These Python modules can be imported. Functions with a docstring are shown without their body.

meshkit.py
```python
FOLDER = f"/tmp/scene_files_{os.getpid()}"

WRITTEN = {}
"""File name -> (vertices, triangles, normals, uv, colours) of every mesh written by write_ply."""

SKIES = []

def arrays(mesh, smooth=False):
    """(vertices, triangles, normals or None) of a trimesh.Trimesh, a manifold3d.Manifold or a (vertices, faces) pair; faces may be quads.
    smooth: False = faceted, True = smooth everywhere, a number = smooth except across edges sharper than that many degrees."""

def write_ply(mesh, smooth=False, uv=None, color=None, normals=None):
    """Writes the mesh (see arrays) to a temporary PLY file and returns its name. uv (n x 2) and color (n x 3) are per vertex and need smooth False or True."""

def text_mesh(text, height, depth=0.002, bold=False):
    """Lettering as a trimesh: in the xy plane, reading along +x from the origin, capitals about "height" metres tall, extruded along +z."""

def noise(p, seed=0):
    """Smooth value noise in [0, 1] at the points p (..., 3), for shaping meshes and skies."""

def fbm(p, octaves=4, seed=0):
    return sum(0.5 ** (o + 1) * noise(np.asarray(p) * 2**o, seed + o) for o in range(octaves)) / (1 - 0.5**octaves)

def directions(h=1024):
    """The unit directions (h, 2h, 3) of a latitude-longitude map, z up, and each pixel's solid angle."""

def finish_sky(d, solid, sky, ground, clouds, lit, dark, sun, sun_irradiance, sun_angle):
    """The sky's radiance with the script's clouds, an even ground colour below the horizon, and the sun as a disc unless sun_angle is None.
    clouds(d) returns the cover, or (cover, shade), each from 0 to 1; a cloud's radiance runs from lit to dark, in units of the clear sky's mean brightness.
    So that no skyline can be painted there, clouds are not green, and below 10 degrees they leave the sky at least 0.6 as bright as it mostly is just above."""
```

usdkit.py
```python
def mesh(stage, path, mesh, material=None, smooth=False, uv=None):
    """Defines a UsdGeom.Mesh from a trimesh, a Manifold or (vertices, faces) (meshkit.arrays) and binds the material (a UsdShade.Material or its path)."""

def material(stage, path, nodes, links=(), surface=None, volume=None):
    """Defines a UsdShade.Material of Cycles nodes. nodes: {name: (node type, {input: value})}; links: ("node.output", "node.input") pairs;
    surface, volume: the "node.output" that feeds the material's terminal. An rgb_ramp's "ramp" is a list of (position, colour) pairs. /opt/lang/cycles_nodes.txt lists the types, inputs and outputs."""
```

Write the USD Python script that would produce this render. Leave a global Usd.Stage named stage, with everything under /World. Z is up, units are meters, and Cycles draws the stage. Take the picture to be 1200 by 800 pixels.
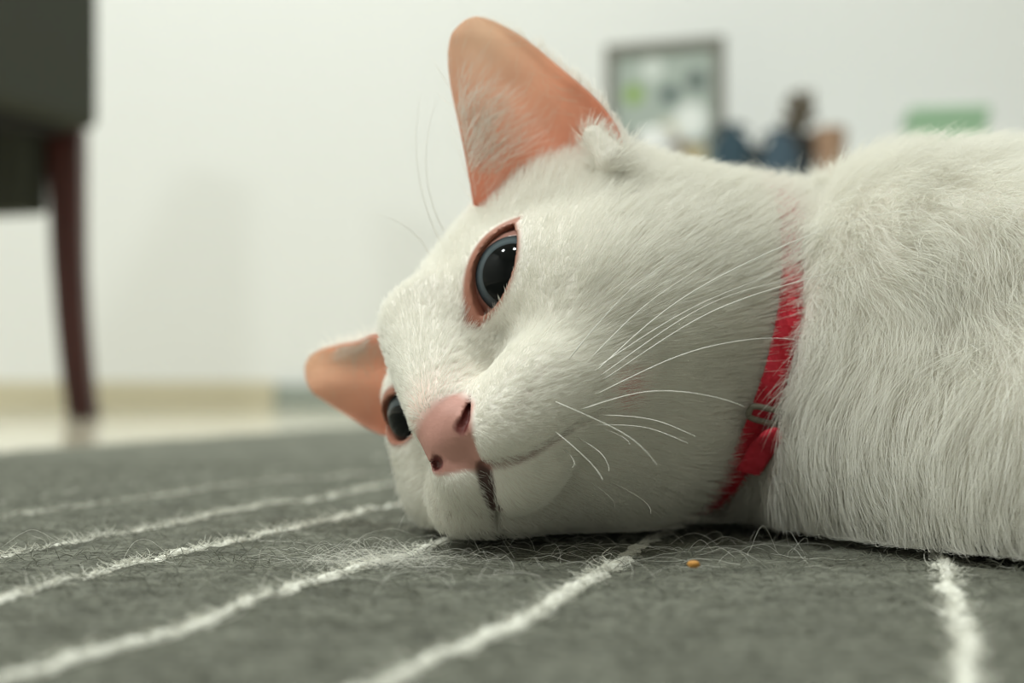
import math, random
import numpy as np, trimesh, usdkit, meshkit
from pxr import Usd, UsdGeom, UsdLux, UsdShade, Gf, Sdf, Vt

stage = Usd.Stage.CreateInMemory()
UsdGeom.SetStageUpAxis(stage, 'Z'); UsdGeom.SetStageMetersPerUnit(stage, 1.0)
UsdGeom.Xform.Define(stage, '/World'); UsdGeom.Scope.Define(stage, '/World/Looks')
random.seed(4); rng = np.random.default_rng(11)

# ------------------------------------------------------------------ camera, light, exposure
FPX, HY, CAMZ = 1650.0, 452.0, 0.031          # focal length in pixels of the 1200 x 800 frame, horizon row, height of the lens above the rug
cam = UsdGeom.Camera.Define(stage, '/World/camera')
cam.AddTranslateOp().Set((0, 0, CAMZ)); cam.AddRotateXYZOp().Set((90, 0, 0))
cam.CreateHorizontalApertureAttr(36.0); cam.CreateVerticalApertureAttr(24.0)
cam.CreateFocalLengthAttr(FPX / 1200 * 36.0)
cam.CreateVerticalApertureOffsetAttr((HY - 400) / 1200 * 36.0)
cam.CreateClippingRangeAttr((0.01, 50.0))
cam.CreateFStopAttr(10.0); cam.CreateFocusDistanceAttr(0.266)
cam.CreateExposureAttr(-0.02)
LIGHT_COLOR = (0.945, 1.0, 0.97)
LAMPS = [((-1.53, -0.28, 2.36), 19.0), ((-0.61, -0.61, 2.36), 18.0), ((-0.65, 1.50, 2.36), 18.0), ((0.40, 1.30, 2.36), 15.0)]   # the first two are the pair mirrored in the eyes


def unproject(px, py, depth):
    return np.array([(px - 600) * depth / FPX, depth, CAMZ - (py - HY) * depth / FPX])


def ground_at(px, py, z=0.0):
    depth = FPX * (CAMZ - z) / (py - HY)
    return np.array([(px - 600) * depth / FPX, depth, z])


# ------------------------------------------------------------------ helpers
used = {}


def numbered(parent, name):
    k = used.get((parent, name), 0); used[(parent, name)] = k + 1
    return f'{parent}/{name}' + (f'_{k:03d}' if k else '')


def tag(p, label=None, cat=None, group=None, kind=None):
    for key, v in (('label', label), ('category', cat), ('group', group), ('kind', kind)):
        if v: p.SetCustomDataByKey(key, v)
    return p


def thing(name, label, cat, group=None, loc=(0, 0, 0)):
    x = UsdGeom.Xform.Define(stage, numbered('/World', name)); x.AddTranslateOp().Set(tuple(map(float, loc)))
    return tag(x.GetPrim(), label, cat, group)


def obj(name, mesh, mat, parent=None, smooth=30, label=None, cat=None, group=None, kind=None, col=None):
    path = numbered(str(parent.GetPath()) if parent else '/World', name)
    m = usdkit.mesh(stage, path, mesh, mat, smooth=smooth)
    if col is not None:
        UsdGeom.PrimvarsAPI(m).CreatePrimvar('col', Sdf.ValueTypeNames.Color3fArray, 'vertex').Set(Vt.Vec3fArray.FromNumpy(np.asarray(col, np.float32)))
    return tag(m.GetPrim(), label, cat, group, kind)


def curves(name, pts, widths, mat, parent=None, label=None, cat=None, kind=None, col=None):
    """pts n x k x 3 (metres), widths n x k."""
    path = numbered(str(parent.GetPath()) if parent else '/World', name)
    c = UsdGeom.BasisCurves.Define(stage, path)
    n, k = pts.shape[:2]
    c.CreateTypeAttr('linear'); c.CreateWrapAttr('nonperiodic')
    c.CreatePointsAttr(Vt.Vec3fArray.FromNumpy(pts.reshape(-1, 3).astype(np.float32)))
    c.CreateCurveVertexCountsAttr(Vt.IntArray.FromNumpy(np.full(n, k, np.int32)))
    c.CreateWidthsAttr(Vt.FloatArray.FromNumpy(widths.reshape(-1).astype(np.float32))); c.SetWidthsInterpolation('vertex')
    UsdShade.MaterialBindingAPI.Apply(c.GetPrim()).Bind(mat)
    return tag(c.GetPrim(), label, cat, None, kind)


def box(lo, hi, bevel=0.0):
    lo, hi = np.array(lo, float), np.array(hi, float)
    if not bevel:
        m = trimesh.creation.box(hi - lo); m.apply_translation((lo + hi) / 2); return m
    import manifold3d as m3
    s = m3.Manifold.sphere(bevel, 16)
    return m3.Manifold.batch_hull([s.translate([[lo[0] + bevel, hi[0] - bevel][a], [lo[1] + bevel, hi[1] - bevel][b], [lo[2] + bevel, hi[2] - bevel][c]]) for a in (0, 1) for b in (0, 1) for c in (0, 1)])


def tube(path, radii, n=8):
    """closed tapered tube along a polyline"""
    path = np.asarray(path, float); radii = np.broadcast_to(np.asarray(radii, float), len(path))
    tan = np.gradient(path, axis=0); tan /= np.linalg.norm(tan, axis=1, keepdims=True)
    ref = np.array([0, 0, 1.0]) if abs(tan[0][2]) < .9 else np.array([1.0, 0, 0])
    a = np.cross(tan, ref); a /= np.linalg.norm(a, axis=1, keepdims=True); b = np.cross(tan, a)
    th = np.arange(n) / n * 2 * np.pi
    v = path[:, None] + radii[:, None, None] * (np.cos(th)[None, :, None] * a[:, None] + np.sin(th)[None, :, None] * b[:, None])
    v = np.vstack([v.reshape(-1, 3), path[0], path[-1]]); f = []
    k = len(path)
    for i in range(k - 1):
        for j in range(n):
            p, q = i * n + j, i * n + (j + 1) % n
            f += [[p, q, q + n], [p, q + n, p + n]]
    for j in range(n):
        f += [[k * n, (j + 1) % n, j], [k * n + 1, (k - 1) * n + j, (k - 1) * n + (j + 1) % n]]
    m = trimesh.Trimesh(v, f, process=False); m.fix_normals(); return m


def resample(pts, n):
    """smooth curve through pts (Catmull-Rom), n points"""
    from scipy.interpolate import PchipInterpolator, CubicSpline
    pts = np.asarray(pts, float)
    t = np.r_[0, np.cumsum(np.linalg.norm(np.diff(pts, axis=0), axis=1))]
    return (CubicSpline if len(pts) > 2 else PchipInterpolator)(t, pts)(np.linspace(0, t[-1], n))


# ------------------------------------------------------------------ signed distances (centimetres)
HR = np.array([[-0.60699024, 0.50453462, -0.6140095], [-0.79261582, -0.44038631, 0.42168716], [-0.0576456, 0.74263363, 0.66721231]])   # columns: forward, left, up of the head
HT = np.array([-1.159512, 28.851889, 3.73072])


def to_head(P): return (P - HT) @ HR
def to_world(q): return np.asarray(q, float) @ HR.T + HT


def smin(a, b, k):
    h = np.clip(0.5 + 0.5 * (b - a) / k, 0, 1)
    return b + (a - b) * h - k * h * (1 - h)


def smax(a, b, k): return -smin(-a, -b, k)


def ell(P, c, r):
    q = (P - np.array(c, P.dtype)) / np.array(r, P.dtype)
    k0 = np.sqrt((q * q).sum(-1)); q = q / np.array(r, P.dtype); k1 = np.sqrt((q * q).sum(-1))
    return k0 * (k0 - 1) / np.maximum(k1, 1e-6)


def cap(P, a, b, ra, rb):
    a, b = np.array(a, P.dtype), np.array(b, P.dtype)
    t = np.clip(((P - a) @ (b - a)) / ((b - a) @ (b - a)), 0, 1)
    d = P - (a + t[..., None] * (b - a))
    return np.sqrt((d * d).sum(-1)) - (ra + (rb - ra) * t)


def chain(P, pts, radii):
    d = None
    for i in range(len(pts) - 1):
        e = cap(P, pts[i], pts[i + 1], radii[i], radii[i + 1]); d = e if d is None else np.minimum(d, e)
    return d


EYE_C, EYE_R = np.array([-0.98, 1.80, 0.20]), 1.10
EYE_AX = np.array([0.965, 0.26, -0.02]); EYE_AX /= np.linalg.norm(EYE_AX)
CANTH = np.array([-0.05, 0.72, 0.40])                                   # inner to outer corner
EYE_A = CANTH - EYE_AX * (CANTH @ EYE_AX); EYE_A /= np.linalg.norm(EYE_A)
EYE_B = np.cross(EYE_A, EYE_AX); EYE_B = EYE_B if EYE_B[2] > 0 else -EYE_B
MOUTH = [(2.12, 0.0, -3.12), (1.98, 0.35, -3.36), (1.60, 0.95, -3.72), (1.0, 1.5, -3.86), (0.25, 1.92, -3.80)]
NOSTRIL = [(2.46, 0.45, -2.38), (2.32, 0.58, -2.33), (2.02, 0.71, -2.06), (1.62, 0.76, -1.77)]


PINNA, PINNA2 = to_head(unproject(696, 160, .2985)[None] * 100)[0], to_head(unproject(716, 186, .2960)[None] * 100)[0]                  # furry fold at the outer base of the ear


def eye_local(Q):
    """Q mirrored to the left side -> coordinates along the lids, across them, and along the gaze"""
    d = Q - EYE_C.astype(Q.dtype)
    return d @ EYE_A, d @ EYE_B, d @ EYE_AX


def lid_shape(a, b):
    """2-D distance to the almond of the open eye"""
    up = np.hypot(a, b + 0.75) - 1.37
    low = np.hypot(a - 0.03, b - 0.82) - 1.18
    return smax(up, low, 0.06)


def head_sdf(Q, carve=True):
    M = Q.copy(); M[..., 1] = np.abs(M[..., 1])
    d = ell(M, (-3.1, 0, 0.2), (3.25, 3.5, 2.85))
    d = smin(d, ell(M, (-2.2, 2.3, -1.2), (2.4, 1.9, 2.2)), 1.0)
    d = smin(d, ell(M, (-2.2, 0, -2.5), (3.0, 2.5, 1.7)), 0.9)
    d = smin(d, ell(M, (-4.0, 2.6, -1.0), (2.4, 2.0, 2.3)), 0.9)
    d = smin(d, ell(M, (-3.3, 0, -2.85), (2.1, 2.4, 1.75)), 0.6)
    d = smin(d, cap(M, (0.0, 0, 0.8), (1.75, 0, -1.6), 1.05, 0.72), 0.7)
    d = smin(d, ell(M, EYE_C, (1.22, 1.22, 1.22)), 0.45)
    d = smin(d, ell(Q, (1.30, 0.72, -2.72), (1.05, 0.90, 0.80)), 0.6)
    d = smin(d, ell(Q, (1.36, -0.54, -2.60), (1.00, 0.64, 0.72)), 0.5)       # flattened by the floor
    d = smin(d, ell(M, (0.35, 1.5, -2.5), (1.2, 0.95, 1.0)), 1.0)
    d = smin(d, ell(M, (0.95, 0.1, -3.36), (0.80, 0.74, 0.50)), 0.30)
    d = smin(d, ell(M, (2.02, 0.0, -2.10), (0.50, 0.62, 0.48)), 0.28)
    d = smin(d, ell(M, (2.10, 0.50, -2.42), (0.30, 0.22, 0.26)), 0.18)
    d = smin(d, cap(Q, PINNA, PINNA2, 0.24, 0.34), 0.5)
    d = smax(d, -cap(M, (2.62, 0, -2.5), (2.2, 0, -3.25), 0.05, 0.08), 0.16)
    if carve:
        for mo, mi in MOUTHS:
            d = smax(d, -chain(Q, mo, (0.10, 0.10, 0.08, 0.05, 0.02)), 0.08)
            d = smax(d, -chain(Q, mi, (0.13, 0.14, 0.10, 0.05, 0.02)), 0.08)
    d = smax(d, -chain(M, NOSTRIL, (0.13, 0.085, 0.055, 0.04)), 0.06)
    a, b, g = eye_local(M)
    d = smax(d, -np.maximum(lid_shape(a, b), 0.15 - g), 0.05)
    return d


MOUTHS = []
for _sg in (1, -1):
    _p = np.array(MOUTH) * [1, _sg, 1]
    for _k in range(6):
        _f = lambda p: head_sdf(p, False)
        _g = np.stack([_f(_p + .02 * e) - _f(_p - .02 * e) for e in np.eye(3)], -1) / .04; _g[0, 1] = 0
        _p = _p - _f(_p)[:, None] * _g / np.maximum((_g * _g).sum(-1, keepdims=True), .2)
    MOUTHS.append((_p, _p - _g / np.linalg.norm(_g, axis=1, keepdims=True) * np.array([.40, .42, .26, .10, .02])[:, None]))
COLLAR_PTS = np.array([(5.96, 32.5, 7.9), (5.75, 28.9, 4.6), (4.45, 31.0, 0.55)])


def circle3(p):
    a, b, c = p; u, v = b - a, c - a; n = np.cross(u, v)
    o = a + (np.dot(u, u) * np.cross(v, n) + np.dot(v, v) * np.cross(n, u)) / (2 * np.dot(n, n))
    return o, np.linalg.norm(a - o), n / np.linalg.norm(n)


COL_C, COL_R, COL_N = circle3(COLLAR_PTS)


def rear_sdf(P, d):
    """the rest of the animal, to the right of the picture: flank, haunch, legs and tail"""
    d = smin(d, ell(P, (32.0, 33.5, 4.4), (9.0, 7.6, 5.6)), 3.0)
    d = smin(d, ell(P, (37.0, 31.0, 3.6), (5.0, 5.0, 4.4)), 2.0)
    for leg in (((18.5, 27.5, 2.6), (26.5, 20.5, 1.7), (28.5, 14.5, 1.35), (29.5, 12.5, 1.3)), ((19.5, 30.0, 2.2), (30.0, 23.5, 1.5), (34.0, 18.5, 1.3), (35.5, 17.0, 1.25))):
        d = smin(d, chain(P, leg, (2.2, 1.5, 1.1, 1.25)), 1.0)
    d = smin(d, chain(P, ((38.0, 28.5, 2.8), (31.5, 25.5, 1.8), (37.0, 21.5, 1.4), (33.5, 19.8, 1.3)), (3.0, 1.6, 1.1, 1.2)), 1.2)
    return smin(d, chain(P, ((41.0, 33.5, 2.6), (47.0, 32.0, 1.4), (50.0, 27.0, 1.2), (48.0, 21.0, 1.1)), (1.4, 1.1, 1.0, .8)), 1.0)


def body_sdf(P):
    body = ell(P, (12.2, 33.5, 3.5), (6.0, 6.2, 4.7))
    body = smin(body, ell(P, (9.3, 31.7, 3.75), (4.1, 4.7, 4.25)), 1.2)
    body = smin(body, ell(P, (13.5, 29.8, 1.8), (6.9, 6.3, 4.4)), 1.5)
    body = smin(body, ell(P, (7.6, 31.3, 2.0), (2.3, 3.0, 2.4)), 1.0)
    body = smin(body, ell(P, (11.5, 29.0, 5.2), (4.0, 2.0, 1.6)), 1.2)
    body = smin(body, ell(P, (22.0, 33.0, 4.3), (9.0, 7.5, 5.4)), 2.5)
    back = P[..., 0] > 14
    if back.any(): body[back] = rear_sdf(P[back], body[back])
    return body


def cat_sdf(P):
    d = body_sdf(P); near = P[..., 0] < 10.5
    if near.any():
        N = P[near]; h = head_sdf(to_head(N).astype(P.dtype))
        neck = cap(N, COL_C - 3.0 * COL_N, COL_C + 3.0 * COL_N, COL_R - 0.30, COL_R - 0.30)
        d[near] = smin(smin(h, neck, 0.5), d[near], 0.3)
    return smax(d, 0.12 - P[..., 2], 0.25)


def front_cut(P): return np.maximum(cat_sdf(P), P[..., 0] - 15.6)
def rear_cut(P): return np.maximum(cat_sdf(P) + .02, 13.2 - P[..., 0])


def surface_net(fn, lo, hi, h, block=8):
    """mesh of fn = 0, evaluated only in blocks near the surface"""
    lo = np.array(lo, float); nb = np.ceil((np.array(hi) - lo) / (h * block)).astype(int); n = nb * block
    cg = np.stack(np.meshgrid(*[lo[i] + (np.arange(nb[i]) + .5) * h * block for i in range(3)], indexing='ij'), -1)
    dc = fn(cg.reshape(-1, 3)).reshape(nb)
    D = np.repeat(np.repeat(np.repeat(np.where(dc > 0, 9.0, -9.0).astype(np.float32), block, 0), block, 1), block, 2)
    D = np.pad(D, ((0, 1),) * 3, mode='edge')
    near = np.argwhere(np.abs(dc) < h * block * 1.25)
    loc = np.stack(np.meshgrid(*[np.arange(block + 1)] * 3, indexing='ij'), -1).reshape(-1, 3)
    for s in range(0, len(near), 400):
        idx = (near[s:s + 400, None] * block + loc[None]).reshape(-1, 3)
        D[idx[:, 0], idx[:, 1], idx[:, 2]] = fn(lo + idx * h)
    I = D < 0
    act = np.zeros(n, bool); allin = np.ones(n, bool)
    cor = [(a, b, c) for a in (0, 1) for b in (0, 1) for c in (0, 1)]
    for a, b, c in cor:
        s = I[a:a + n[0], b:b + n[1], c:c + n[2]]; act |= s; allin &= s
    cells = np.argwhere(act & ~allin)
    vid = np.full(n, -1, np.int64); vid[tuple(cells.T)] = np.arange(len(cells))
    acc = np.zeros((len(cells), 3)); cnt = np.zeros(len(cells))
    cv = {k: D[cells[:, 0] + k[0], cells[:, 1] + k[1], cells[:, 2] + k[2]] for k in cor}
    for k in cor:
        for ax in range(3):
            if k[ax] == 0:
                k2 = tuple(1 if i == ax else k[i] for i in range(3))
                a, b = cv[k], cv[k2]; m = (a < 0) != (b < 0); t = np.where(m, a / np.where(m, a - b, 1), 0)
                p = np.array(k, float)[None] + t[:, None] * np.eye(3)[ax]
                acc[m] += p[m]; cnt[m] += 1
    V = lo + (cells + acc / np.maximum(cnt, 1)[:, None]) * h
    F = []
    for ax in range(3):
        u, w = [(1, 2), (2, 0), (0, 1)][ax]
        e = np.eye(3, dtype=int)
        sl0 = I[:n[0], :n[1], :n[2]]; sl1 = I[e[ax][0]:n[0] + e[ax][0], e[ax][1]:n[1] + e[ax][1], e[ax][2]:n[2] + e[ax][2]]
        E = np.argwhere(sl0 != sl1); E = E[(E[:, u] > 0) & (E[:, w] > 0)]
        q = [vid[tuple((E - a * e[u] - b * e[w]).T)] for a, b in ((0, 0), (1, 0), (1, 1), (0, 1))]
        q = np.stack(q, 1); ins = sl0[tuple(E.T)]
        ok = (q >= 0).all(1); q, ins = q[ok], ins[ok]
        q[~ins] = q[~ins][:, ::-1]
        F.append(q)
    F = np.vstack(F)
    return V, np.vstack([F[:, [0, 1, 2]], F[:, [0, 2, 3]]])


def grad(fn, P, e=0.02):
    g = np.stack([fn(P + e * d) - fn(P - e * d) for d in np.eye(3)], -1) / (2 * e)
    return g


def snap(fn, P, n=3):
    for _ in range(n):
        g = grad(fn, P); P = P - np.clip(fn(P), -.06, .06)[:, None] * g / np.maximum((g * g).sum(-1, keepdims=True), .2)
    return P


def march(px, py, fn=cat_sdf, start=12.0, end=45.0):
    """where the view ray through points (px, py) meets the cat (centimetres); used to find anatomy, not to place it"""
    px, py = np.atleast_1d(np.asarray(px, float)), np.atleast_1d(np.asarray(py, float))
    D = np.stack([(px - 600) / FPX, np.ones_like(px), -(py - HY) / FPX], -1); O = np.array([0, 0, CAMZ * 100])
    t = np.full(len(px), start)
    for _ in range(160):
        t = np.minimum(t + 0.8 * fn(O + D * t[:, None]), end)
    return O + D * t[:, None]
#---END SDF

# ------------------------------------------------------------------ materials
def mat(name, nodes, links=(), surface='p.BSDF'):
    return usdkit.material(stage, f'/World/Looks/{name}', nodes, links, surface=surface)


def plain(name, color, rough=0.6, **kw):
    return mat(name, {'p': ('principled_bsdf', {'base_color': color, 'roughness': rough, **kw})})


def grained(name, c1, c2, scale, rough=0.8, bump=0.3, stretch=(1, 1, 1), bdist=0.001, **kw):
    return mat(name, {
        'g': ('geometry', {}), 'm': ('mapping', {'scale': stretch}), 'n': ('noise_texture', {'scale': scale, 'detail': 5.0, 'roughness': 0.6}),
        'r': ('rgb_ramp', {'ramp': [(0.3, c1), (0.7, c2)]}), 'b': ('bump', {'strength': bump, 'distance': bdist}),
        'p': ('principled_bsdf', {'roughness': rough, **kw})},
        [('g.position', 'm.vector'), ('m.vector', 'n.vector'), ('n.fac', 'r.fac'), ('r.color', 'p.base_color'), ('n.fac', 'b.height'), ('b.normal', 'p.normal')])


M_wall = grained('wall_paint', (0.80, 0.80, 0.78), (0.84, 0.84, 0.82), 220.0, 0.9, 0.08)
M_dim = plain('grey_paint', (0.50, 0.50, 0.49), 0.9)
M_ceiling = plain('ceiling_paint', (0.85, 0.85, 0.84), 0.9)
M_floor = grained('pale_laminate', (0.60, 0.55, 0.42), (0.66, 0.61, 0.47), 6.0, 0.12, 0.02, (1, 14, 1), 0.0003, specular_ior_level=0.6)
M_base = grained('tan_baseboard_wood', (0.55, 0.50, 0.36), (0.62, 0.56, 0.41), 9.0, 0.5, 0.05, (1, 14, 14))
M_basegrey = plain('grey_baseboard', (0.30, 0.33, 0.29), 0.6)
M_leg = grained('dark_red_wood', (0.040, 0.008, 0.006), (0.075, 0.017, 0.012), 14.0, 0.3, 0.05, (6, 6, 0.6))
M_fabric = grained('grey_green_fabric', (0.036, 0.039, 0.029), (0.058, 0.062, 0.047), 700.0, 0.9, 0.5, (1, 1, 1), 0.0006)
M_under = plain('black_webbing', (0.012, 0.012, 0.011), 0.95)
M_metal = plain('lamp_metal', (0.7, 0.7, 0.7), 0.4)

M_skin = mat('cat_skin', {
    'c': ('attribute', {'attribute': 'col'}), 'e': ('attribute', {'attribute': 'thin'}),
    'g': ('geometry', {}), 'n': ('noise_texture', {'scale': 900.0, 'detail': 3.0}), 'b': ('bump', {'strength': 0.25, 'distance': 0.0003}),
    'p': ('principled_bsdf', {'roughness': 0.5, 'specular_ior_level': 0.3}), 't': ('translucent_bsdf', {}), 'x': ('mix_closure', {})},
    [('g.position', 'n.vector'), ('n.fac', 'b.height'), ('b.normal', 'p.normal'), ('c.color', 'p.base_color'), ('c.color', 't.color'), ('e.fac', 'x.fac'), ('p.BSDF', 'x.closure1'), ('t.BSDF', 'x.closure2')], 'x.closure')
M_fur = mat('white_fur', {
    'd': ('diffuse_bsdf', {'color': (0.95, 0.935, 0.87)}), 't': ('translucent_bsdf', {'color': (0.95, 0.935, 0.87)}), 'x': ('mix_closure', {'fac': 0.35}),
    'h': ('glossy_bsdf', {'color': (0.9, 0.9, 0.9), 'roughness': 0.45}), 'y': ('mix_closure', {'fac': 0.05})},
    [('d.BSDF', 'x.closure1'), ('t.BSDF', 'x.closure2'), ('x.closure', 'y.closure1'), ('h.BSDF', 'y.closure2')], 'y.closure')
M_whisker = plain('whisker_keratin', (0.92, 0.90, 0.84), 0.3)
M_pupil = plain('pupil', (0.003, 0.004, 0.004), 0.03, specular_ior_level=0.14)

# ------------------------------------------------------------------ the room
def struct(name, mesh, m, label=None):
    return obj(name, mesh, m, None, 30, label, None, None, 'structure')


X0, X1, Y0, Y1, ZF, ZC = -2.2, 2.4, -2.3, 2.56, -0.009, 2.42
struct('floor', box((X0, Y0, ZF - 0.1), (X1, Y1, ZF)), M_floor, 'pale glossy wood-look floor beyond the rug')
struct('wall_back', box((X0 - .1, Y1, ZF), (X1 + .1, Y1 + .1, ZC)), M_wall, 'white painted wall behind the cat')
struct('wall_left', box((X0 - .1, Y0, ZF), (X0, Y1, ZC)), M_wall)
struct('wall_right', box((X1, Y0, ZF), (X1 + .1, Y1, ZC)), M_dim)
struct('wall_front', box((X0 - .1, Y0 - .1, ZF), (X1 + .1, Y0, ZC)), M_dim)
struct('ceiling', box((X0 - .1, Y0 - .1, ZC), (X1 + .1, Y1 + .1, ZC + .1)), M_ceiling)
xb = (322 - 600) * 2.55 / FPX
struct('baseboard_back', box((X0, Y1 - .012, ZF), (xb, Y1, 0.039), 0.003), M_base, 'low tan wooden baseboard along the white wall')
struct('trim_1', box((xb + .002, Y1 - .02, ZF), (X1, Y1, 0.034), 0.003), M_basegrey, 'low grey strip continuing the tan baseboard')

for k, (p, watt) in enumerate(LAMPS):
    t = thing('ceiling_light', ['round ceiling light farthest to the left', 'round ceiling light nearest the camera', 'round ceiling light close to the white wall', 'round ceiling light above the low cabinet'][k], 'ceiling light', 'ceiling lights', p)
    prof = np.array([(0.0, 0.06), (0.115, 0.06), (0.12, 0.05), (0.12, 0.012), (0.11, 0.0), (0.105, 0.004), (0.105, 0.03), (0.0, 0.03)])
    obj('housing', trimesh.creation.revolve(prof, sections=40), M_metal, t)
    l = UsdLux.DiskLight.Define(stage, str(t.GetPath()) + '/lamp'); l.AddTranslateOp().Set((0, 0, 0.012))
    l.CreateRadiusAttr(0.10); l.CreateIntensityAttr(watt * 14); l.CreateColorAttr(LIGHT_COLOR)

# ------------------------------------------------------------------ the chair at the left
def make_chair():
    t = thing('chair', 'grey upholstered chair on dark red-brown curved wooden legs by the wall', 'chair', None, (-0.535, 1.76, ZF))
    o = np.array([-0.535, 1.76, ZF])
    # outer face of the back runs from the rear corner towards the camera
    c0, c1 = np.array([-0.507, 1.735]), np.array([-0.665, 1.285])
    d = (c1 - c0) / np.linalg.norm(c1 - c0); nrm = np.array([-d[1], d[0]]); nrm = nrm if nrm[0] < 0 else -nrm     # towards the seat
    L = np.linalg.norm(c1 - c0)
    def place(m, z=0):
        a = np.eye(4); a[:2, 0] = d; a[:2, 1] = nrm; a[:2, 3] = c0 - o[:2]; a[2, 3] = -o[2] + z
        if np.linalg.det(a[:3, :3]) < 0: pass
        v, f, _ = meshkit.arrays(m); v = v @ a[:3, :3].T + a[:3, 3]
        m = trimesh.Trimesh(v, f, process=False); m.fix_normals(); return m
    obj('backrest', place(box((0, 0, 0.346), (L, 0.10, 0.92), 0.012)), M_fabric, t)
    obj('seat', place(box((0.012, 0.095, 0.36), (L - .012, 0.52, 0.46), 0.02)), M_fabric, t)
    obj('underside', place(box((0.02, 0.03, 0.338), (L - .02, 0.50, 0.362), 0.004)), M_under, t, label='black cloth lining under the seat')
    obj('seat_rail', place(box((0.0, 0.075, 0.244), (0.05, 0.51, 0.345), 0.008)), M_fabric, t)
    obj('seat_rail', place(box((L - .05, 0.075, 0.244), (L, 0.51, 0.345), 0.008)), M_fabric, t)
    # legs: rear pair curves backwards (to the right of the picture), front pair straight
    zs = np.linspace(0, 1, 15)
    for ys in (0.0, L - .05):
        xs = np.array([(99 - 600), (92 - 600), (86 - 600), (82 - 600), (80 - 600), (79 - 600)]) * 1.755 / FPX - (99 - 600) * 1.755 / FPX
        off = np.interp(zs, [0, .15, .35, .55, .8, 1], xs)
        w = np.interp(zs, [0, .5, 1], [0.034, 0.038, 0.044])
        secs = []
        for z, dx, ww in zip(zs, off, w):
            b = ww / 2; k = b * .7
            secs.append([(sx, sy) for sx, sy in ((-k, -b), (k, -b), (b, -k), (b, k), (k, b), (-k, b), (-b, k), (-b, -k))])
            secs[-1] = np.c_[np.array(secs[-1]) + [dx, 0], np.full(8, z * 0.36)]
        v = np.vstack(secs); f = []
        for i in range(len(zs) - 1):
            for j in range(8): f += [[i * 8 + j, i * 8 + (j + 1) % 8, (i + 1) * 8 + (j + 1) % 8], [i * 8 + j, (i + 1) * 8 + (j + 1) % 8, (i + 1) * 8 + j]]
        for j in range(1, 7): f += [[0, j + 1, j], [112, 112 + j, 112 + j + 1]]
        m = trimesh.Trimesh(v, f, process=False); m.fix_normals()
        m.apply_translation(np.r_[d * ys, 0]); obj('leg', m, M_leg, t)
    for ys in (0.03, L - .03):
        m = place(tube([(ys, 0.47, ZF), (ys, 0.47, 0.25)], [0.014, 0.02], 10)); obj('leg', m, M_leg, t)
    return t


make_chair()

# ------------------------------------------------------------------ the cat
def mirror(Q): return np.asarray(Q, float) * [1, -1, 1]


EAR_EDGES = [  # height share, medial edge (pixel, depth cm), lateral edge: read off the near ear, mirrored for the far one
    (-.22, (556, 240), 30.4, (716, 236), 29.6), (0, (550, 205), 30.5, (722, 196), 29.6), (.15, (545, 178), 30.55, (727, 165), 29.7), (.3, (537, 140), 30.65, (714, 138), 29.9), (.45, (530, 108), 30.75, (688, 108), 30.1),
    (.6, (526, 80), 30.85, (655, 80), 30.35), (.75, (526, 55), 30.95, (622, 52), 30.6), (.88, (532, 36), 31.0, (594, 34), 30.8), (.96, (543, 25), 31.0, (572, 24), 30.9), (1.0, (556, 20), 31.0, (556, 20), 31.0)]


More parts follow.
